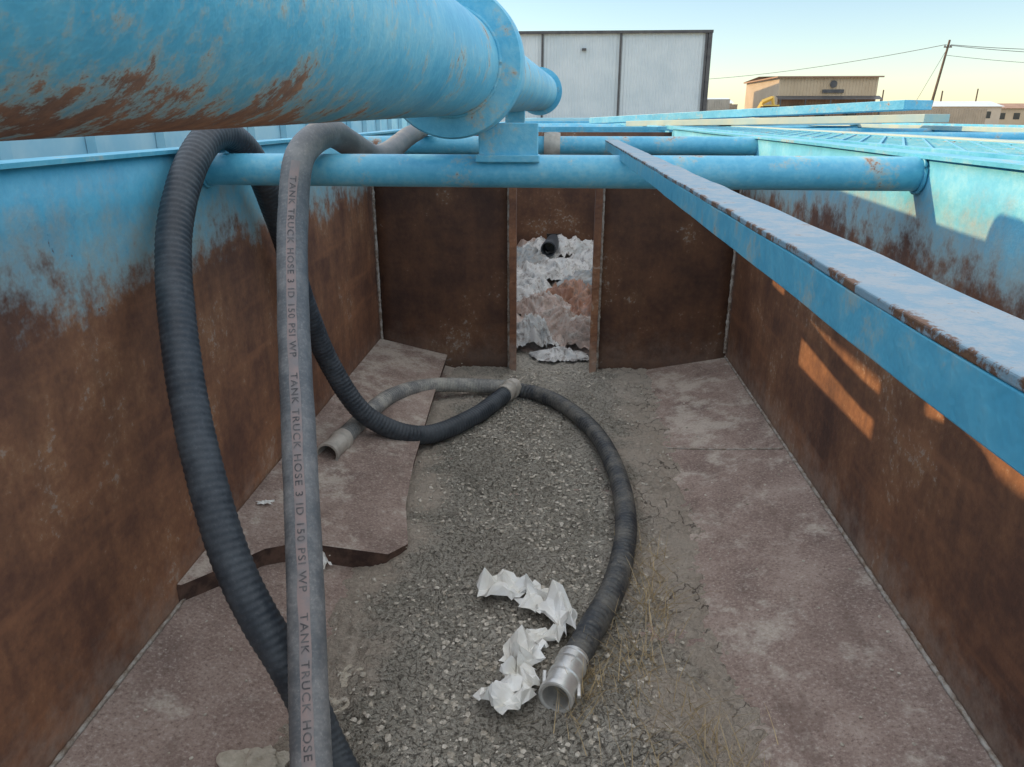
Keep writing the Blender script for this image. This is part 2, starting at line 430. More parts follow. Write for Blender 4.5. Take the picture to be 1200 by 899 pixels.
boxes('saddle_plate',[((-.285,2.60,-.14),(-.085,2.625,-.02)),((-.295,2.575,-.145),(-.08,2.665,-.122))],M_blue2,bp,bevel=.003)
boxes('support_leg',[((-.36,4.80,-.13),(-.24,4.86,.05))],M_blue,bp,bevel=.004)
# ---------------------------------------------------------------- angle iron lying lengthways
ai=empty('angle_iron')
def sweepbox(name,x0,x1,z0,z1,y0,y1,mat,parent):
    n=90;V=[];Fc=[]
    for i in range(n+1):
        y=y0+(y1-y0)*i/n
        e=.0016*noise.noise(Vector((y*9,x0*50,0))); g=.0016*noise.noise(Vector((y*9,x1*50,5)))
        V+=[(x0+e,y,z0+g),(x1+g,y,z0+e),(x1+g,y,z1+e),(x0+e,y,z1+g)]
    for i in range(n):
        for k in range(4):
            a=i*4+k;b=i*4+(k+1)%4;Fc.append((a,b,b+4,a+4))
    Fc+=[(0,3,2,1),(n*4,n*4+1,n*4+2,n*4+3)]
    return mesh(name,V,Fc,mat,parent,bevel=.0012)
def m_edge():
    m,nt,bs=newmat('angle_worn_top')
    f=noi(nt,26,6,.8); rc=rust_ramp(nt,f,f,.45)
    c=mix(nt,sstep(nt,f,.42,.6),(.22,.34,.42),(.34,.39,.42))
    o=xyz(nt)
    c=mix(nt,sstep(nt,mth(nt,'ADD',f,mth(nt,'MULTIPLY',sstep(nt,o[0],.196,.188),.14)),.62,.70),c,rc)
    lk(nt,c,bs.inputs['Base Color']); bs.inputs['Roughness'].default_value=.65; bump(nt,bs,f,.6,.003); return m
sweepbox('top_leg',.188,.245,-.106,-.100,-.9,3.55,m_edge(),ai)
sweepbox('side_leg',.1885,.1945,-.138,-.1062,-.9,3.55,M_blue2,ai)
# ---------------------------------------------------------------- hoses
hA=empty('suction_hose')
PA=[(0.1,.75,-1.65),(-.30,1.12,-1.65),(-.56,1.46,-1.62),(-.68,1.54,-1.40),(-.83,1.62,-1.17),(-.96,1.76,-.90),(-1.08,1.96,-.60),(-1.175,2.20,-.33),(-1.195,2.43,-.13),(-1.19,2.62,-.055),(-1.18,2.84,-.13),(-1.19,3.08,-.40),(-1.18,3.27,-.80),(-1.13,3.42,-1.16),(-.98,3.47,-1.45),(-.74,3.60,-1.61),(-.50,3.91,-1.635),(-.31,4.33,-1.62)]
hose('hose_body',PA,.051,M_rub,parent=hA,pitch=.021,rib=.022)
e0=Vector((-.335,4.27,-1.62)); e1=Vector((-.24,4.52,-1.615))
lathe('coupling',e0,e1,[(0,.05),(0,.056),(.03,.058),(.035,.054),(.09,.054),(.095,.062),(.14,.062),(.145,.050),(.17,.050),(.17,.04),(.05,.038)],M_steel,hA)
hC=empty('lettered_hose')
PC=[(-.92,5.6,-.02),(-.86,4.85,-.06),(-.84,4.2,-.10),(-.81,3.3,-.165),(-.82,2.95,-.10),(-.83,2.67,-.055),(-.875,2.53,-.12),(-.88,2.42,-.30),(-.84,2.23,-.56),(-.75,1.93,-.87),(-.65,1.60,-1.19),(-.56,1.30,-1.43),(-.42,.9,-1.62),(-.2,.4,-1.65)]
STEP=.004
oC,CC,TT=hose('hose_body',PC,.049,M_rub2,parent=hC,pitch=.012,rib=.010)
hD=empty('return_hose')
PD=[(-1.085,3.22,-1.52),(-1.05,3.54,-1.525),(-.97,4.02,-1.545),(-.78,4.36,-1.60),(-.52,4.45,-1.63),(-.25,4.42,-1.63)]
hose('hose_body',PD,.046,M_rub3,parent=hD,pitch=.02,rib=.025)
dd=(Vector(PD[0])-Vector(PD[1])).normalized(); q=Vector(PD[0])
lathe('pipe_nipple',q-dd*.12,q+dd*.1,[(0,.05),(.0,.055),(.05,.056),(.055,.050),(.17,.050),(.172,.056),(.20,.057),(.20,.046),(.02,.044),(.02,.001)],M_steel,hD)
hB=empty('discharge_hose')
PB=[(-.27,4.42,-1.64),(-.14,4.36,-1.64),(0,4.22,-1.64),(.20,3.80,-1.64),(.30,3.25,-1.64),(.30,2.76,-1.64),(.225,2.35,-1.64),(.125,2.08,-1.64),(.06,1.90,-1.635)]
hose('hose_body',PB,.045,M_rubB,parent=hB,pitch=.026,rib=.05)
dd=(Vector((.0,1.71,-1.630))-Vector((.06,1.90,-1.635))).normalized(); q=Vector((.07,1.94,-1.635))
lathe('camlock_coupling',q,q+dd*.2,[(0,.045),(0,.050),(.012,.051),(.014,.048),(.03,.048),(.032,.052),(.044,.052),(.046,.047),(.085,.047),(.09,.053),(.11,.054),(.113,.049),(.165,.049),(.17,.055),(.188,.055),(.19,.05),(.188,.042),(.05,.040),(.05,.001)],M_alu,hB)
for sgn in (-1,1):
    s_,u_=frame_of(dd); p=q+dd*.13+s_*sgn*.055
    boxes('cam_arm',[((p.x-.006,p.y-.03,p.z-.007),(p.x+.006,p.y+.04,p.z+.007))],M_alu,hB,bevel=.003)
step=STEP; n=len(CC)
face=Vector((.28,-1,.45))
def surf(s,w,r):
    f=max(0,min(n-1.001,s/step)); i=int(f); t=f-i
    c=CC[i].lerp(CC[i+1],t); T=TT[i].lerp(TT[i+1],t).normalized()
    N=(face-T*face.dot(T)).normalized(); S=N.cross(T)
    a=w/r
    return c+(N*math.cos(a)-S*math.sin(a))*r
s_start=next(i for i in range(n) if CC[i].y<2.50)*step; s_end=(n-1)*step
V=[];Fc=[];m_=0; ss=s_start
while ss<s_end:
    for w in (-.015,-.0075,0,.0075,.015): V.append(surf(ss,w+.003*noise.noise(Vector((ss*14,w*90,0))),.0502))
    m_+=1; ss+=.006
for i in range(m_-1):
    for k in range(4):
        a=i*5+k; Fc.append((a,a+1,a+6,a+5))
mesh('label_stripe',V,Fc,M_stripe,hC,True)
fc=bpy.data.curves.new('lt','FONT'); fc.body="TANK TRUCK HOSE 3 ID 150 PSI WP    "*4; fc.size=.028; fc.space_character=1.2; fc.offset=.0003
fo=bpy.data.objects.new('lt',fc); col.objects.link(fo); bpy.context.view_layer.update()
me=bpy.data.meshes.new_from_object(fo.evaluated_get(bpy.context.evaluated_depsgraph_get()))
bpy.data.objects.remove(fo)
bm=bmesh.new(); bm.from_mesh(me); bmesh.ops.triangulate(bm,faces=bm.faces[:]); bmesh.ops.subdivide_edges(bm,edges=bm.edges[:],cuts=3,use_grid_fill=True)
bm.verts.ensure_lookup_table(); bm.verts.index_update()
vc=[v.co.copy() for v in bm.verts]; fs=[tuple(v.index for v in f.verts) for f in bm.faces]; bm.free()
vs=[surf(s_start+.05+v.x*1.2, -(v.y-.010), .0512) for v in vc]
keep=[p for p in fs if max(vc[i].x*1.2 for i in p)+s_start+.05<s_end-.01]
mesh('lettering',vs,keep,M_txt,hC)
# ---------------------------------------------------------------- mud
V=[];Fc=[]
x0,x1,y0,y1=-1.0,.80,.6,8.4; dx=.0115
nx=int((x1-x0)/dx); ny=int((y1-y0)/.014)
def mudz(x,y):
    e=.035*noise.noise(Vector((x*2.4,y*1.1,1)))+.02*noise.noise(Vector((x*6,y*6,4)))+.02*noise.noise(Vector((x*15,y*15,14)))
    rough=.8+1.0*max(0,.5+noise.noise(Vector((x*2.2,y*1.7,31))))
    z=-1.688+.014*noise.noise(Vector((x*3,y*3,0)))+.010*noise.noise(Vector((x*11,y*11,2)))+rough*(.008*noise.noise(Vector((x*30,y*30,7)))+.008*noise.noise(Vector((x*62,y*62,9))))
    ed=max(0,abs(x+.09)-.60); z-= ed*.10
    return z+e*.35
for j in range(ny+1):
    for i in range(nx+1):
        x=x0+dx*i; y=y0+.014*j; V.append((x,y,mudz(x,y)))
for j in range(ny):
    for i in range(nx):
        a=j*(nx+1)+i; Fc.append((a,a+1,a+nx+2,a+nx+1))
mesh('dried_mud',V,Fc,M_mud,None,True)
def blob(V,Fc,c,r,sub=1,sq=(1,1,.7),seed=0,amp=.35,fold=0):
    bm=bmesh.new(); bmesh.ops.create_icosphere(bm,subdivisions=sub,radius=1); n0=len(V)
    for v in bm.verts:
        d=v.co.normalized(); k=1+amp*noise.noise(d*1.6+Vector((seed,seed*.3,0)))+(.10*noise.noise(d*6+Vector((seed,0,0))) if sub>2 else 0)
        if fold: k-=fold*abs(noise.noise(d*3.1+Vector((0,seed,0))))+fold*.6*abs(noise.noise(d*7+Vector((0,seed,3))))
        V.append((c[0]+d.x*r*sq[0]*k,c[1]+d.y*r*sq[1]*k,c[2]+d.z*r*sq[2]*k))
    for f in bm.faces: Fc.append(tuple(v.index+n0 for v in f.verts))
    bm.free()
V=[];Fc=[]
for i in range(6500):
    x=random.gauss(-.1,.34); y=1.2+3.8*random.random()**1.1
    if abs(x+.1)>.78 or noise.noise(Vector((x*2.5,y*2.5,50)))<-.18: continue
    r=random.choice([.002,.003,.003,.004,.005,.006,.008,.010])
    blob(V,Fc,(x,y,mudz(x,y)+r*.15),r,1,(1,.8+.5*random.random(),.55),random.random()*90,1.0)
for i in range(700):
    x=random.uniform(XL+.03,XR-.03); y=random.uniform(1.2,5)
    r=random.choice([.002,.003,.004,.006])
    zf=floorz(x) if x>0 or y<2.3 else -1.515-(x-XL)*.21
    blob(V,Fc,(x,y,max(zf,mudz(x,y) if abs(x)<.8 else -9)+r*.3),r,1,(1,1,.6),random.random()*90,.8)
mesh('mud_crumbs',V,Fc,M_grav)
def clod(c,r,sq,seed,amp=.9):
    V=[];Fc=[]; blob(V,Fc,c,r,4,sq,seed,amp,.35)
    return mesh('clay_clod',V,Fc,M_clod,None,False)
clod((-.80,1.48,-1.675),.10,(.9,.7,.42),3)
clod((-.62,1.80,-1.70),.12,(.8,1.1,.12),11)
# ---------------------------------------------------------------- crumpled papers (creased, faceted sheets)
def paper(c,sx,sy,rot,seed,h=.05):
    rnd=random.Random(int(seed*100)); n=8;V=[];Fc=[]; cr=math.cos(rot); sr=math.sin(rot)
    for j in range(n+1):
        for i in range(n+1):
            a=(i/n-.5)+rnd.uniform(-.05,.05); b=(j/n-.5)+rnd.uniform(-.05,.05)
            z=abs(noise.noise(Vector((a*2.4,b*2.4,seed))))*h*2.5+abs(noise.noise(Vector((a*5,b*5,seed+3))))*h*.6+rnd.uniform(0,h*.12)
            if i in(0,n) or j in(0,n): z*=.6; a*=1+rnd.uniform(-.2,.10); b*=1+rnd.uniform(-.2,.10)
            x=a*sx+.3*sx*noise.noise(Vector((a*2,b*2,seed+5))); y=b*sy+.3*sy*noise.noise(Vector((a*2,b*2,seed+9)))
            V.append((c[0]+x*cr-y*sr,c[1]+x*sr+y*cr,c[2]+z))
    for j in range(n):
        for i in range(n):
            a=j*(n+1)+i
            if rnd.random()<.5: Fc.append((a,a+1,a+n+2)); Fc.append((a,a+n+2,a+n+1))
            else: Fc.append((a,a+1,a+n+1)); Fc.append((a+1,a+n+2,a+n+1))
    return mesh('crumpled_paper',V,Fc,M_paper)
papers=[((-.17,2.33,-1.672),.18,.12,.2,1.3,.05),((-.05,2.27,-1.668),.13,.14,.9,4.1,.055),((.02,2.17,-1.668),.11,.18,.5,7.7,.055),((-.04,2.07,-1.672),.14,.06,.3,5.2,.035),((-.09,1.97,-1.668),.16,.12,1.1,9.3,.05),((-.10,1.87,-1.668),.11,.10,.4,3.7,.045),((-.14,1.78,-1.672),.15,.13,.8,12.2,.05),((-.92,2.44,-1.66),.07,.09,.8,14.2,.04),((-1.20,2.64,-1.505),.07,.03,.1,16.2,.008)]
for p in papers: paper(*p)
# ---------------------------------------------------------------- tarps and plastic sheeting behind the partition
V=[];Fc=[]; nx=110; ny=160
for j in range(ny+1):
    for i in range(nx+1):
        x=-1.2+2.3*i/nx; y=YP+.03+3.4*j/ny; t=(y-YP)/3.4
        q=Vector((x,y,0))
        wv=Vector((x+.35*noise.noise(q*1.3),y+.35*noise.noise(q*1.3+Vector((5,5,0))),0))
        fold=abs(noise.noise(Vector((wv.x*4.5,wv.y*2.2,1))))*.26+abs(noise.noise(Vector((wv.x*6+wv.y*7,wv.y*5,3))))*.10
        z=-1.74+t*.32+.12*noise.noise(q*1.3)+ (.12-fold)*min(1,t*6)
        V.append((x,y,z))
for j in range(ny):
    for i in range(nx):
        a=j*(nx+1)+i; Fc.append((a,a+1,a+nx+2,a+nx+1))
mesh('tarp_heap',V,Fc,M_tarp,None,True)
def sheet(c,sx,sy,rot,seed,h,mat):
    n=48;V=[];Fc=[]; cr=math.cos(rot); sr=math.sin(rot)
    for j in range(n+1):
        for i in range(n+1):
            a=i/n-.5; b=j/n-.5
            w=Vector((a*2.2+.5*noise.noise(Vector((a*2,b*2,seed))),b*1.0,seed))
            ridge=1-abs(noise.noise(Vector((w.x*3.4,w.y*1.5,seed))))*2.8
            ridge2=1-abs(noise.noise(Vector((w.x*8,w.y*4+w.x*2,seed+4))))*2.6
            ridge3=noise.noise(Vector((w.x*19,w.y*9,seed+6)))
            dome=max(0,1-(a*a+b*b)*3.4)
            z=h*(dome*1.0+ridge*.6*dome+ridge2*.26+ridge3*.14)
            edge=1+.35*noise.noise(Vector((a*3,b*3,seed+8)))
            x=a*sx*edge; y=b*sy*edge
            V.append((c[0]+x*cr-y*sr,c[1]+x*sr+y*cr,c[2]+z))
    for j in range(n):
        for i in range(n):
            a=j*(n+1)+i; Fc.append((a,a+1,a+n+2,a+n+1))
    return mesh('discarded_plastic_sheet',V,Fc,mat,None,True)
sh=[((.0,8.0),1.1,.7,.2,'w'),((-.45,7.6),.8,.7,-.4,'g'),((.35,7.5),.9,.6,.5,'w'),((-.10,7.15),.8,.6,.1,'w'),((.30,6.85),.6,.7,-.6,'g'),((-.32,6.65),.6,.6,.8,'w'),((.12,6.45),.6,.5,-.3,'b'),((-.15,6.15),.5,.55,.5,'t'),((.26,6.05),.4,.5,.2,'b'),((.02,5.75),.55,.45,-.5,'t'),((-.22,5.55),.35,.4,.2,'w'),((.20,5.5),.35,.4,1.0,'t'),((.02,5.25),.42,.25,.1,'w'),((-.8,6.6),.8,.9,.3,'w'),((.8,6.8),.7,.9,.3,'t'),((.75,5.8),.6,.8,.9,'g'),((-.75,5.7),.7,.8,.9,'t')]
MM={'w':M_bagw,'b':M_bagb,'g':M_bagg,'t':M_tarp}
for k,((x,y),sx,sy,ro,c) in enumerate(sh):
    t=(y-YP)/3.4
    sheet((x,y,-1.70+t*.34),sx,sy,ro,k*3.7+1,.12 if y>5.4 else .04,MM[c])
tb=empty('drain_tube'); lathe('tube',(-.13,7.55,-1.27),(-.06,8.3,-1.27),[(0,.065),(0,.078),(.5,.078),(.5,.065),(.02,.065)],M_rub,tb)
box('tube_dark',(-.16,8.12,-1.34),(0,8.14,-1.2),M_dark,tb)
# ---------------------------------------------------------------- straw
V=[];Fc=[]
def stalk(p,d,L,w):
    n0=len(V); p=Vector(p); d=Vector(d).normalized(); s=d.cross(Vector((0,1,.3))).normalized()
    pts=[p+d*L*t+Vector((0,0,-.25*L*t*t)) for t in (0,.33,.66,1)]
    for k,c in enumerate(pts):
        ww=w*(1-k*.28); V.append(c-s*ww); V.append(c+s*ww)
    for k in range(3): Fc.append((n0+2*k,n0+2*k+1,n0+2*k+3,n0+2*k+2))
for i in range(520):
    g=random.choice([(.36,2.3),(.27,1.98),(.12,1.85),(.42,1.75),(.5,1.6),(.37,2.55),(.3,1.55),(.36,2.3),(.27,2.0),(.09,1.8)])
    x=g[0]+random.gauss(0,.045); y=g[1]+random.gauss(0,.09)
    stalk((x,y,-1.69),(random.gauss(0,.7),random.gauss(0,.7),random.uniform(.2,1.4)),random.uniform(.05,.22),.0016)
mesh('dry_grass',V,Fc,M_straw)
# ---------------------------------------------------------------- neighbouring tanks
def simple_tank(x0,x1,y0,y1,top,mat,cross=True,ribs=True,rm=None):
    e=empty('neighbouring_tank')
    L=[((x0,y0,GZ+.004),(x0+.02,y1,top)),((x1-.02,y0,GZ+.004),(x1,y1,top)),((x0+.021,y0,GZ+.004),(x1-.021,y0+.02,top)),((x0+.021,y1-.02,GZ+.004),(x1-.021,y1,top)),((x0+.021,y0+.021,-1.8),(x1-.021,y1-.021,-1.75))]
    boxes('shell',L,mat,e)
    boxes('rim',[((x0-.06,y0,top+.002),(x0+.05,y1,top+.05)),((x1-.05,y0,top+.002),(x1+.06,y1,top+.05)),((x0+.052,y0,top+.002),(x1-.052,y0+.08,top+.046)),((x0+.052,y1-.08,top+.002),(x1-.052,y1,top+.046))],rm or mat,e,bevel=.004)
    if ribs:
        R_=[]; y=y0+.3
        while y<y1-.2:
            R_+= [((x0-.05,y,GZ+.01),(x0-.002,y+.06,top-.002)),((x1+.002,y,GZ+.01),(x1+.05,y+.06,top-.002))]; y+=1.0
        x=x0+.2
        while x<x1-.2:
            R_.append(((x,y0-.05,GZ+.01),(x+.06,y0-.002,top-.002))); x+=.7
        boxes('ribs',R_,mat,e)
    if cross:
        y=y0+1.3; k=0
        while y<y1-.5:
            pipe('cross_bar',(x0+.01,y,top-.03),(x1-.01,y,top-.03),.05,mat,e,16); y+=2.3
    return e
simple_tank(1.98,4.3,1.2,16,-.15,M_blue2,rm=M_sunrim)
simple_tank(-1.25,1.15,9.3,20,-.16,M_blue2)
simple_tank(4.9,7.3,7,19,-.18,M_blue2)
simple_tank(1.7,7.2,21,31,-.1,M_pale)
simple_tank(-1.2,1.4,22,34,-.1,M_pale)
e=empty('neighbouring_tank')
boxes('shell',[((-5.6,-4,GZ+.004),(-3.0,15,.62))],M_pale,e)
R_=[]; y=-3.8
while y<15: R_.append(((-2.995,y,GZ+.01),(-2.93,y+.09,.60))); y+=.85
R_.append(((-2.928,-4,-.45),(-2.90,15,-.38)))
boxes('ribs',R_,M_pale,e)
boxes('sun_mask_panels',[((-3.05,-4,.622),(-3.0,4.08,.885)),((-3.05,5.0,.622),(-3.0,15,.885)),((-3.05,3.75,.887),(-3.0,5.35,.985)),((-3.05,5.6,.887),(-3.0,15,.985)),((-3.06,-4,.987),(-2.99,15,1.27))],M_pale,e)  # added unseen panels with gaps, shaping the sun patches on the right wall
# expanded-metal walkway between the tanks (open mesh)
wk=empty('expanded_metal_walkway')
V=[];Fc=[]
zt=-.108; wx0,wx1=1.34,1.88
def strip(a,b,w=.010,h=.006):
    n0=len(V); a=Vector(a); b=Vector(b); d=(b-a).normalized(); s=Vector((-d.y,d.x,0))*w/2
    for p in (a,b):
        V.extend([p-s,p+s,p+s-Vector((0,0,h)),p-s-Vector((0,0,h))])
    for k in range(4):
        k2=(k+1)%4; Fc.append((n0+k,n0+k2,n0+4+k2,n0+4+k))
y=1.0
while y<10:
    strip((wx0,y,zt),(wx1,y+1.3,zt)); strip((wx0,y+1.3,zt-.003),(wx1,y,zt-.003)); y+=.24
mesh('mesh_deck',V,Fc,M_blue2,wk)
boxes('frame',[((wx0-.04,1,zt-.06),(wx0-.002,10.3,zt+.001)),((wx1+.002,1,zt-.06),(wx1+.03,10.3,zt+.001))]+[((wx0,1.3+i*1.8,zt-.08),(wx1,1.35+i*1.8,zt-.02)) for i in range(5)],M_blue,wk)
def plank(name,a,b,w,th,mat):
    a=Vector(a); b=Vector(b); d=(b-a).normalized(); s=Vector((-d.y,d.x,0)).normalized()*w/2; u=Vector((0,0,th))
    V=[a-s,a+s,b+s,b-s]; V=[v-u for v in V]+V
    return mesh(name,V,[(0,3,2,1),(4,5,6,7),(0,1,5,4),(1,2,6,5),(2,3,7,6),(3,0,4,7)],mat,None,bevel=.004)
plank('hinged_lid_panel',(.65,14,-.02),(3.9,9,.17),.5,.10,M_blue2)
plank('hinged_lid_panel',(1.0,11,-.06),(3.3,7.2,.02),.35,.07,M_sunrim)
plank('walk_plank',(1.5,10.5,-.07),(4.6,12,-.05),.3,.06,M_pale)
# dark tarp-covered load
tp=empty('covered_equipment')
V=[];Fc=[]
for i in range(9): blob(V,Fc,(8.6+i*.75,14+.3*math.sin(i),-.35),.65,3,(1,1,.65+.2*math.sin(i*2.1)),i*3.1,.3)
mesh('black_cover',V,Fc,M_rub,tp,True)
boxes('trailer_deck',[((8,13.3,-.8),(15.2,14.8,-.6)),((9,13.5,GZ+.01),(9.8,14.6,-.8)),((13,13.5,GZ+.01),(13.8,14.6,-.8))],M_dark,tp)
# ---------------------------------------------------------------- warehouse
def corr(name,p0,p1,z0,z1,mat,parent,pitch=.3,depth=.05):
    p0=Vector((p0[0],p0[1],0)); p1=Vector((p1[0],p1[1],0)); L=(p1-p0).length; d=(p1-p0)/L; nn=Vector((d.y,-d.x,0))
    V=[];Fc=[]; t=0; pts=[]
    while t<L:
        for a,o_ in ((0,0),(.55,0),(.68,1),(.87,1)):
            if t+a*pitch<L: pts.append(p0+d*(t+a*pitch)+nn*depth*o_)
        t+=pitch
    pts.append(p1)
    for p in pts: V+=[(p.x,p.y,z0),(p.x,p.y,z1)]
    for i in range(len(pts)-1): Fc.append((2*i,2*i+2,2*i+3,2*i+1))
    return mesh(name,V,Fc,mat,parent)
M_white=m_simple('white_metal_siding',(.54,.62,.65),(.61,.68,.70),.4,.45,0,0)
M_trim=m_simple('dark_trim',(.06,.06,.065),(.09,.09,.09),2,.5,0,0)
wh=empty('metal_warehouse')
corr('front_siding',(-22,75),(13,75),GZ,7.25,M_white,wh)
corr('side_siding',(13,75),(13,105),GZ,7.25,M_white,wh)
mesh('roof',[(-22.3,74.7,7.3),(13.3,74.7,7.3),(13.3,90,8.1),(-22.3,90,8.1),(13.3,105,7.3),(-22.3,105,7.3)],[(0,1,2,3),(3,2,4,5)],M_white,wh)
boxes('eave_trim',[((-22.3,74.65,7.12),(13.3,74.95,7.36))],M_trim,wh)
boxes('downspouts',[((x-.09,74.75,GZ),(x+.09,74.94,7.12)) for x in (-16.5,-9.3,-2.14,5.03,12.75)],M_trim,wh)
boxes('corner_trim',[((12.9,74.70,GZ),(13.25,75.25,7.1))],M_trim,wh)
boxes('wall_lamp',[((1.5,74.7,5.7),(1.9,74.95,5.9))],M_trim,wh)
# ---------------------------------------------------------------- office / shop
M_tan=m_simple('tan_metal_siding',(.52,.40,.26),(.58,.46,.31),.4,.6,0,0)
M_brown=m_simple('brown_base',(.28,.17,.11),(.34,.21,.14),.6,.7,0,0)
M_beige=m_simple('beige_siding',(.56,.46,.34),(.60,.50,.38),.5,.6,0,0)
M_glass=m_simple('dark_glass',(.02,.03,.04),(.03,.04,.05),1,.1,0,0)
of=empty('tan_office_building')
corr('front_siding',(23.7,90),(34.3,90),1.9,4.1,M_tan,of,.35)
corr('base_front',(23.7,90),(34.3,90),GZ,1.9,M_brown,of,.35)
corr('side_siding',(23.7,106),(23.7,90),GZ,4.1,M_beige,of,.35)
corr('side_siding_r',(34.3,90),(34.3,106),GZ,4.1,M_tan,of,.35)
mesh('roof',[(23.3,89.6,4.15),(34.7,89.6,4.15),(34.7,98,4.5),(23.3,98,4.5),(34.7,106.4,4.15),(23.3,106.4,4.15)],[(0,1,2,3),(3,2,4,5)],M_brown,of)
boxes('eave',[((23.3,89.55,4.02),(34.7,89.75,4.16)),((23.3,89.76,4.02),(23.5,106,4.16))],M_brown,of)
mesh('awning',[(23.4,88.6,1.75),(34.6,88.6,1.75),(34.6,89.9,2.15),(23.4,89.9,2.15)],[(0,1,2,3)],M_trim,of)
boxes('awning_posts',[((x,88.65,GZ),(x+.12,88.77,1.74)) for x in (23.6,26.3,29,31.7,34.3)],M_trim,of)
boxes('windows_and_door',[((25,89.85,.0),(26.2,89.92,1.2)),((28,89.85,GZ+.01),(29,89.92,.4)),((31,89.85,.0),(32.4,89.92,1.2))],M_glass,of)
lathe('round_sign',(29.5,89.9,3.35),(29.5,89.8,3.35),[(0,.001),(0,.38),(.08,.38),(.08,.001)],M_trim,of,24)
boxes('sign_board',[((28.4,89.8,2.45),(30.7,89.9,2.8))],M_trim,of)
def shed(x0,x1,y,z,mat,roofm,name='low_building'):
    e=empty(name); box('walls',(x0,y,GZ),(x1,y+9,z),mat,e)
    mesh('roof',[(x0-.3,y-.4,z),(x1+.3,y-.4,z),(x1+.3,y+4.5,z+.9),(x0-.3,y+4.5,z+.9),(x1+.3,y+9.4,z),(x0-.3,y+9.4,z)],[(0,1,2,3),(3,2,4,5)],roofm,e)
    w=[]; x=x0+1
    while x<x1-1.6: w.append(((x,y-.05,z-1.9),(x+1.1,y-.003,z-.8))); x+=2.6
    boxes('windows',w,M_glass,e); return e
shed(63,74.5,140,1.6,M_beige,M_white); shed(76,92,150,1.4,M_tan,M_brown); shed(21,26,125,1.9,M_beige,M_white); shed(-60,-30,120,3,M_tan,M_white)
# ---------------------------------------------------------------- pole and wires
M_wood=m_simple('weathered_wood',(.10,.075,.055),(.15,.11,.08),2,.9,0,0)
up=empty('utility_pole')
lathe('pole',(48.9,110,GZ),(50.2,110,9.45),[(0,.20),(11.6,.13),(11.62,.001)],M_wood,up,12)
boxes('crossarm',[((49.6,109.9,8.5),(50.6,110.05,8.65))],M_wood,up)
boxes('insulators',[((49.65,109.92,8.652),(49.75,110.02,8.85)),((50.4,109.92,8.652),(50.5,110.02,8.85))],M_trim,up)
lathe('guy_wire',(49.9,110,8),(45.5,110,GZ),[(0,.025),(10.9,.025)],M_trim,up,5)
wl=empty('power_line')
def wire(a,b,sag,r=.035):
    a=Vector(a);b=Vector(b); P=[a.lerp(b,t/16)-Vector((0,0,sag*4*(t/16)*(1-t/16))) for t in range(17)]
    V=[];Fc=[]
    for i,c in enumerate(P):
        T=(P[min(i+1,16)]-P[max(i-1,0)]); s,u=frame_of(T)
        for k in range(4):
            g=math.pi/2*k; V.append(c+(s*math.cos(g)+u*math.sin(g))*r)
    for i in range(16):
        for k in range(4):
            k2=(k+1)%4; Fc.append((i*4+k,i*4+k2,(i+1)*4+k2,(i+1)*4+k))
    mesh('wire',V,Fc,M_trim,wl)
wire((49.7,110,8.85),(24.7,150,6.4),.6); wire((50.45,110,8.85),(75,100,7.6),.5); wire((49.7,110,8.85),(75,100,7.0),.6); wire((50,110,7.6),(75,101,5.6),.5,.025)
for (x,y,h) in ((78,170,5),(70,180,5.5),(95,190,6)):
    e=empty('utility_pole'); lathe('pole',(x,y,GZ),(x,y,h),[(0,.2),(h-GZ,.15)],M_wood,e,8)
# ---------------------------------------------------------------- excavator
M_yel=m_simple('yellow_paint',(.60,.42,.10),(.52,.36,.08),2,.5,0,0)
ex=empty('excavator'); X=14.6;Y=60
boxes('tracks',[((X-1.6,Y-1.3,GZ),(X+1.6,Y-.7,GZ+.8)),((X-1.6,Y+.7,GZ),(X+1.6,Y+1.3,GZ+.8))],M_trim,ex,bevel=.25)
boxes('house',[((X-1.4,Y-1.2,GZ+.9),(X+1.2,Y+1.2,GZ+1.9))],M_yel,ex,bevel=.12)
boxes('cab',[((X-.1,Y-1.2,GZ+1.9),(X+1.0,Y-.2,GZ+2.8))],M_glass,ex,bevel=.08)
boxes('cab_roof',[((X-.15,Y-1.25,GZ+2.81),(X+1.05,Y-.15,GZ+2.9))],M_yel,ex)
def beam(name,P,w,mat,parent):
    for a,b in zip(P,P[1:]):
        lathe(name,a,b,[(0,.01),(0,w),((Vector(b)-Vector(a)).length,w*.8),((Vector(b)-Vector(a)).length,.01)],mat,parent,4,False)
beam('boom',[(X-.6,Y,GZ+1.6),(X+.1,Y,GZ+3.1),(X+.8,Y,GZ+3.4)],.18,M_yel,ex); beam('stick',[(X+.8,Y,GZ+3.5),(X+1.2,Y,GZ+1.6)],.13,M_yel,ex)
boxes('bucket',[((X+.9,Y-.4,GZ+.9),(X+1.6,Y+.4,GZ+1.6))],M_yel,ex,bevel=.15)
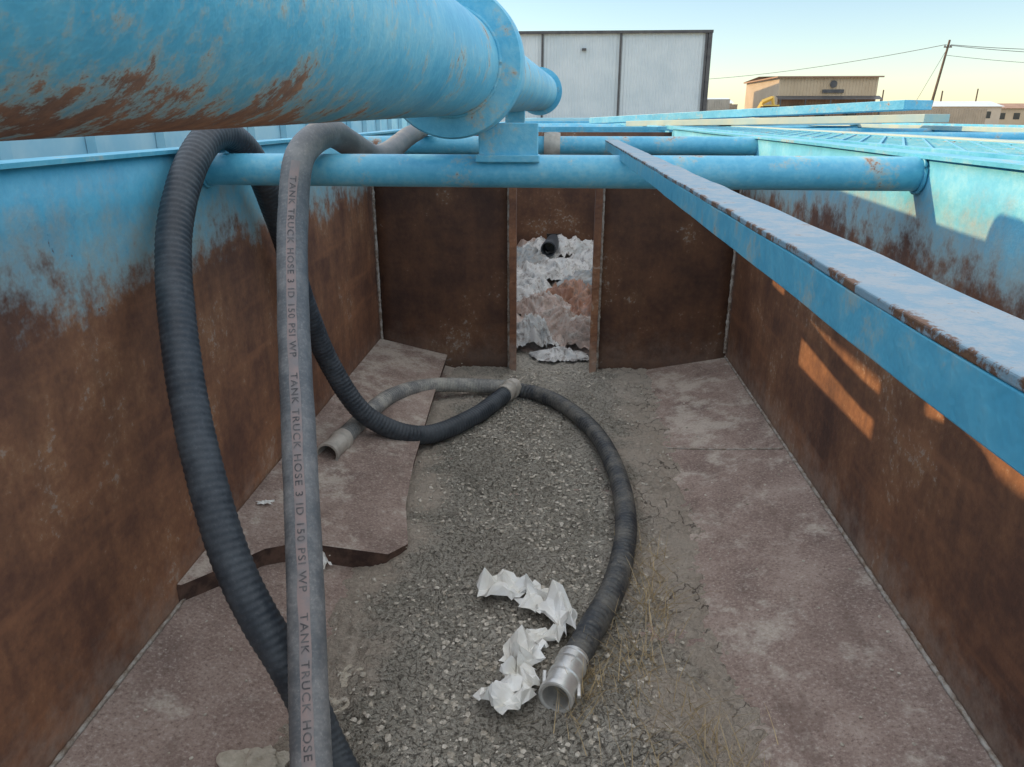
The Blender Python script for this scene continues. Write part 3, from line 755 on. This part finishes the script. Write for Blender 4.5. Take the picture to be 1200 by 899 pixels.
def truck(x,y,c,z=0):
    e=empty('pickup_truck'); m=m_simple('car_paint',c,c,1,.3,0,0)
    prof=[(-2.6,.55),(-2.6,1.15),(-.8,1.2),(-.6,1.85),(.9,1.88),(1.5,1.2),(2.6,1.08),(2.65,.55)]
    V=[(x+px,y-.95,GZ+pz) for px,pz in prof]+[(x+px,y+.95,GZ+pz) for px,pz in prof]; n=len(prof)
    Fc=[tuple(range(n)),tuple(range(2*n-1,n-1,-1))]+[(i,i+n,(i+1)%n+n,(i+1)%n) for i in range(n)]
    mesh('body',V,Fc,m,e,bevel=.05)
    boxes('windows',[((x-.5,y-.97,GZ+1.25),(x+.2,y-.952,GZ+1.75)),((x+.3,y-.97,GZ+1.25),(x+1.1,y-.952,GZ+1.70))],M_glass,e)
    for wx in (-1.7,1.7):
        for wy in (-1.0,.8): lathe('wheel',(x+wx,y+wy,GZ+.4),(x+wx,y+wy+.22,GZ+.4),[(0,.01),(0,.4),(.22,.4),(.22,.01)],M_trim,e,20)
truck(15.5,86,(.6,.6,.6)); truck(21.5,84,(.35,.33,.3)); truck(25.5,80,(.5,.5,.5)); truck(36.5,86,(.08,.08,.09)); truck(-14,60,(.5,.05,.03)); truck(-9,66,(.6,.6,.6))
def container(x0,x1,y,h,c):
    e=empty('storage_container'); m=m_simple('container_paint',c,tuple(k*.85 for k in c),1,.6,0,0)
    corr('front',(x0,y),(x1,y),GZ+.15,GZ+h,m,e,.28,.04); corr('side',(x0,y+2.4),(x0,y),GZ+.15,GZ+h,m,e,.28,.04)
    boxes('frame',[((x0-.05,y+.06,GZ+h),(x1+.05,y+2.45,GZ+h+.12)),((x0-.05,y+.06,GZ),(x1+.05,y+2.45,GZ+.15))],m,e)
container(15.5,21.5,100,3.4,(.50,.42,.32)); container(17,19.5,95,3.9,(.55,.50,.42)); container(37,49,95,2.9,(.48,.38,.27))
# ---------------------------------------------------------------- distant trees
M_leaf=m_simple('foliage',(.035,.055,.025),(.07,.09,.04),.6,.9,0,0)
V=[];Fc=[]
for i in range(7000):
    x=random.uniform(-200,330); y=random.uniform(225,260)
    hgt=2.2+2.8*max(0,noise.noise(Vector((x*.035,1,0)))+.3)+1.5*noise.noise(Vector((x*.18,2,0)))
    z=GZ+random.random()**.8*hgt; r=random.uniform(.5,1.3); n0=len(V)
    q=Vector((random.gauss(0,1),random.gauss(0,1),random.gauss(0,1))).normalized(); s,u=frame_of(q)
    for k in range(5):
        a=k*1.256; V.append(Vector((x,y,z))+(s*math.cos(a)+u*math.sin(a))*r*random.uniform(.6,1.1))
    Fc.append((n0,n0+1,n0+2,n0+3,n0+4))
mesh('distant_tree_line',V,Fc,M_leaf)
# ---------------------------------------------------------------- light
sd=Vector((-1,.35,.426)).normalized()
sl=bpy.data.lights.new('sun','SUN'); sl.energy=5; sl.angle=math.radians(.5); sl.color=(1,.68,.33)
so=bpy.data.objects.new('sun',sl); col.objects.link(so); so.rotation_euler=sd.to_track_quat('Z','Y').to_euler(); so.location=(-10,4,8)
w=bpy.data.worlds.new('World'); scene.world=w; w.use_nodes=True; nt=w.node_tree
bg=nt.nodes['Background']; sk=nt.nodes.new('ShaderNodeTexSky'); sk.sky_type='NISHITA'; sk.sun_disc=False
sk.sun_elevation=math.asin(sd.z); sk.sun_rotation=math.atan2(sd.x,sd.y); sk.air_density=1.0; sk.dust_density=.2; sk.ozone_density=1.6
# sky brightened and whitened towards the zenith: added overhead fill for the shaded tank
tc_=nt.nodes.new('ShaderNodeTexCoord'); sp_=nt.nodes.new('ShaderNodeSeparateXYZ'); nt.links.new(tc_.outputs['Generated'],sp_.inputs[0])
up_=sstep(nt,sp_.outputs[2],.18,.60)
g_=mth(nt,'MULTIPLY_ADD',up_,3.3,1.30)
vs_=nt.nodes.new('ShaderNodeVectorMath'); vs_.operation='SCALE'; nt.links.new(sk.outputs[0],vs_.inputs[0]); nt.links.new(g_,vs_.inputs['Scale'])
skyfill_=mix(nt,mth(nt,'MULTIPLY',up_,.68),vs_.outputs[0],(10.4,9.5,8.0))
nt.links.new(skyfill_,bg.inputs[0]); bg.inputs[1].default_value=.15
# ---------------------------------------------------------------- camera
psi=math.radians(3.79); th=math.radians(19.85)
cd=bpy.data.cameras.new('camera'); cam=bpy.data.objects.new('camera',cd); col.objects.link(cam)
cd.sensor_width=36; cd.lens=36*867/1200; cd.clip_start=.02; cd.clip_end=3000
cam.location=(0,0,0); cam.rotation_euler=(math.pi/2-th,0,psi)
scene.camera=cam
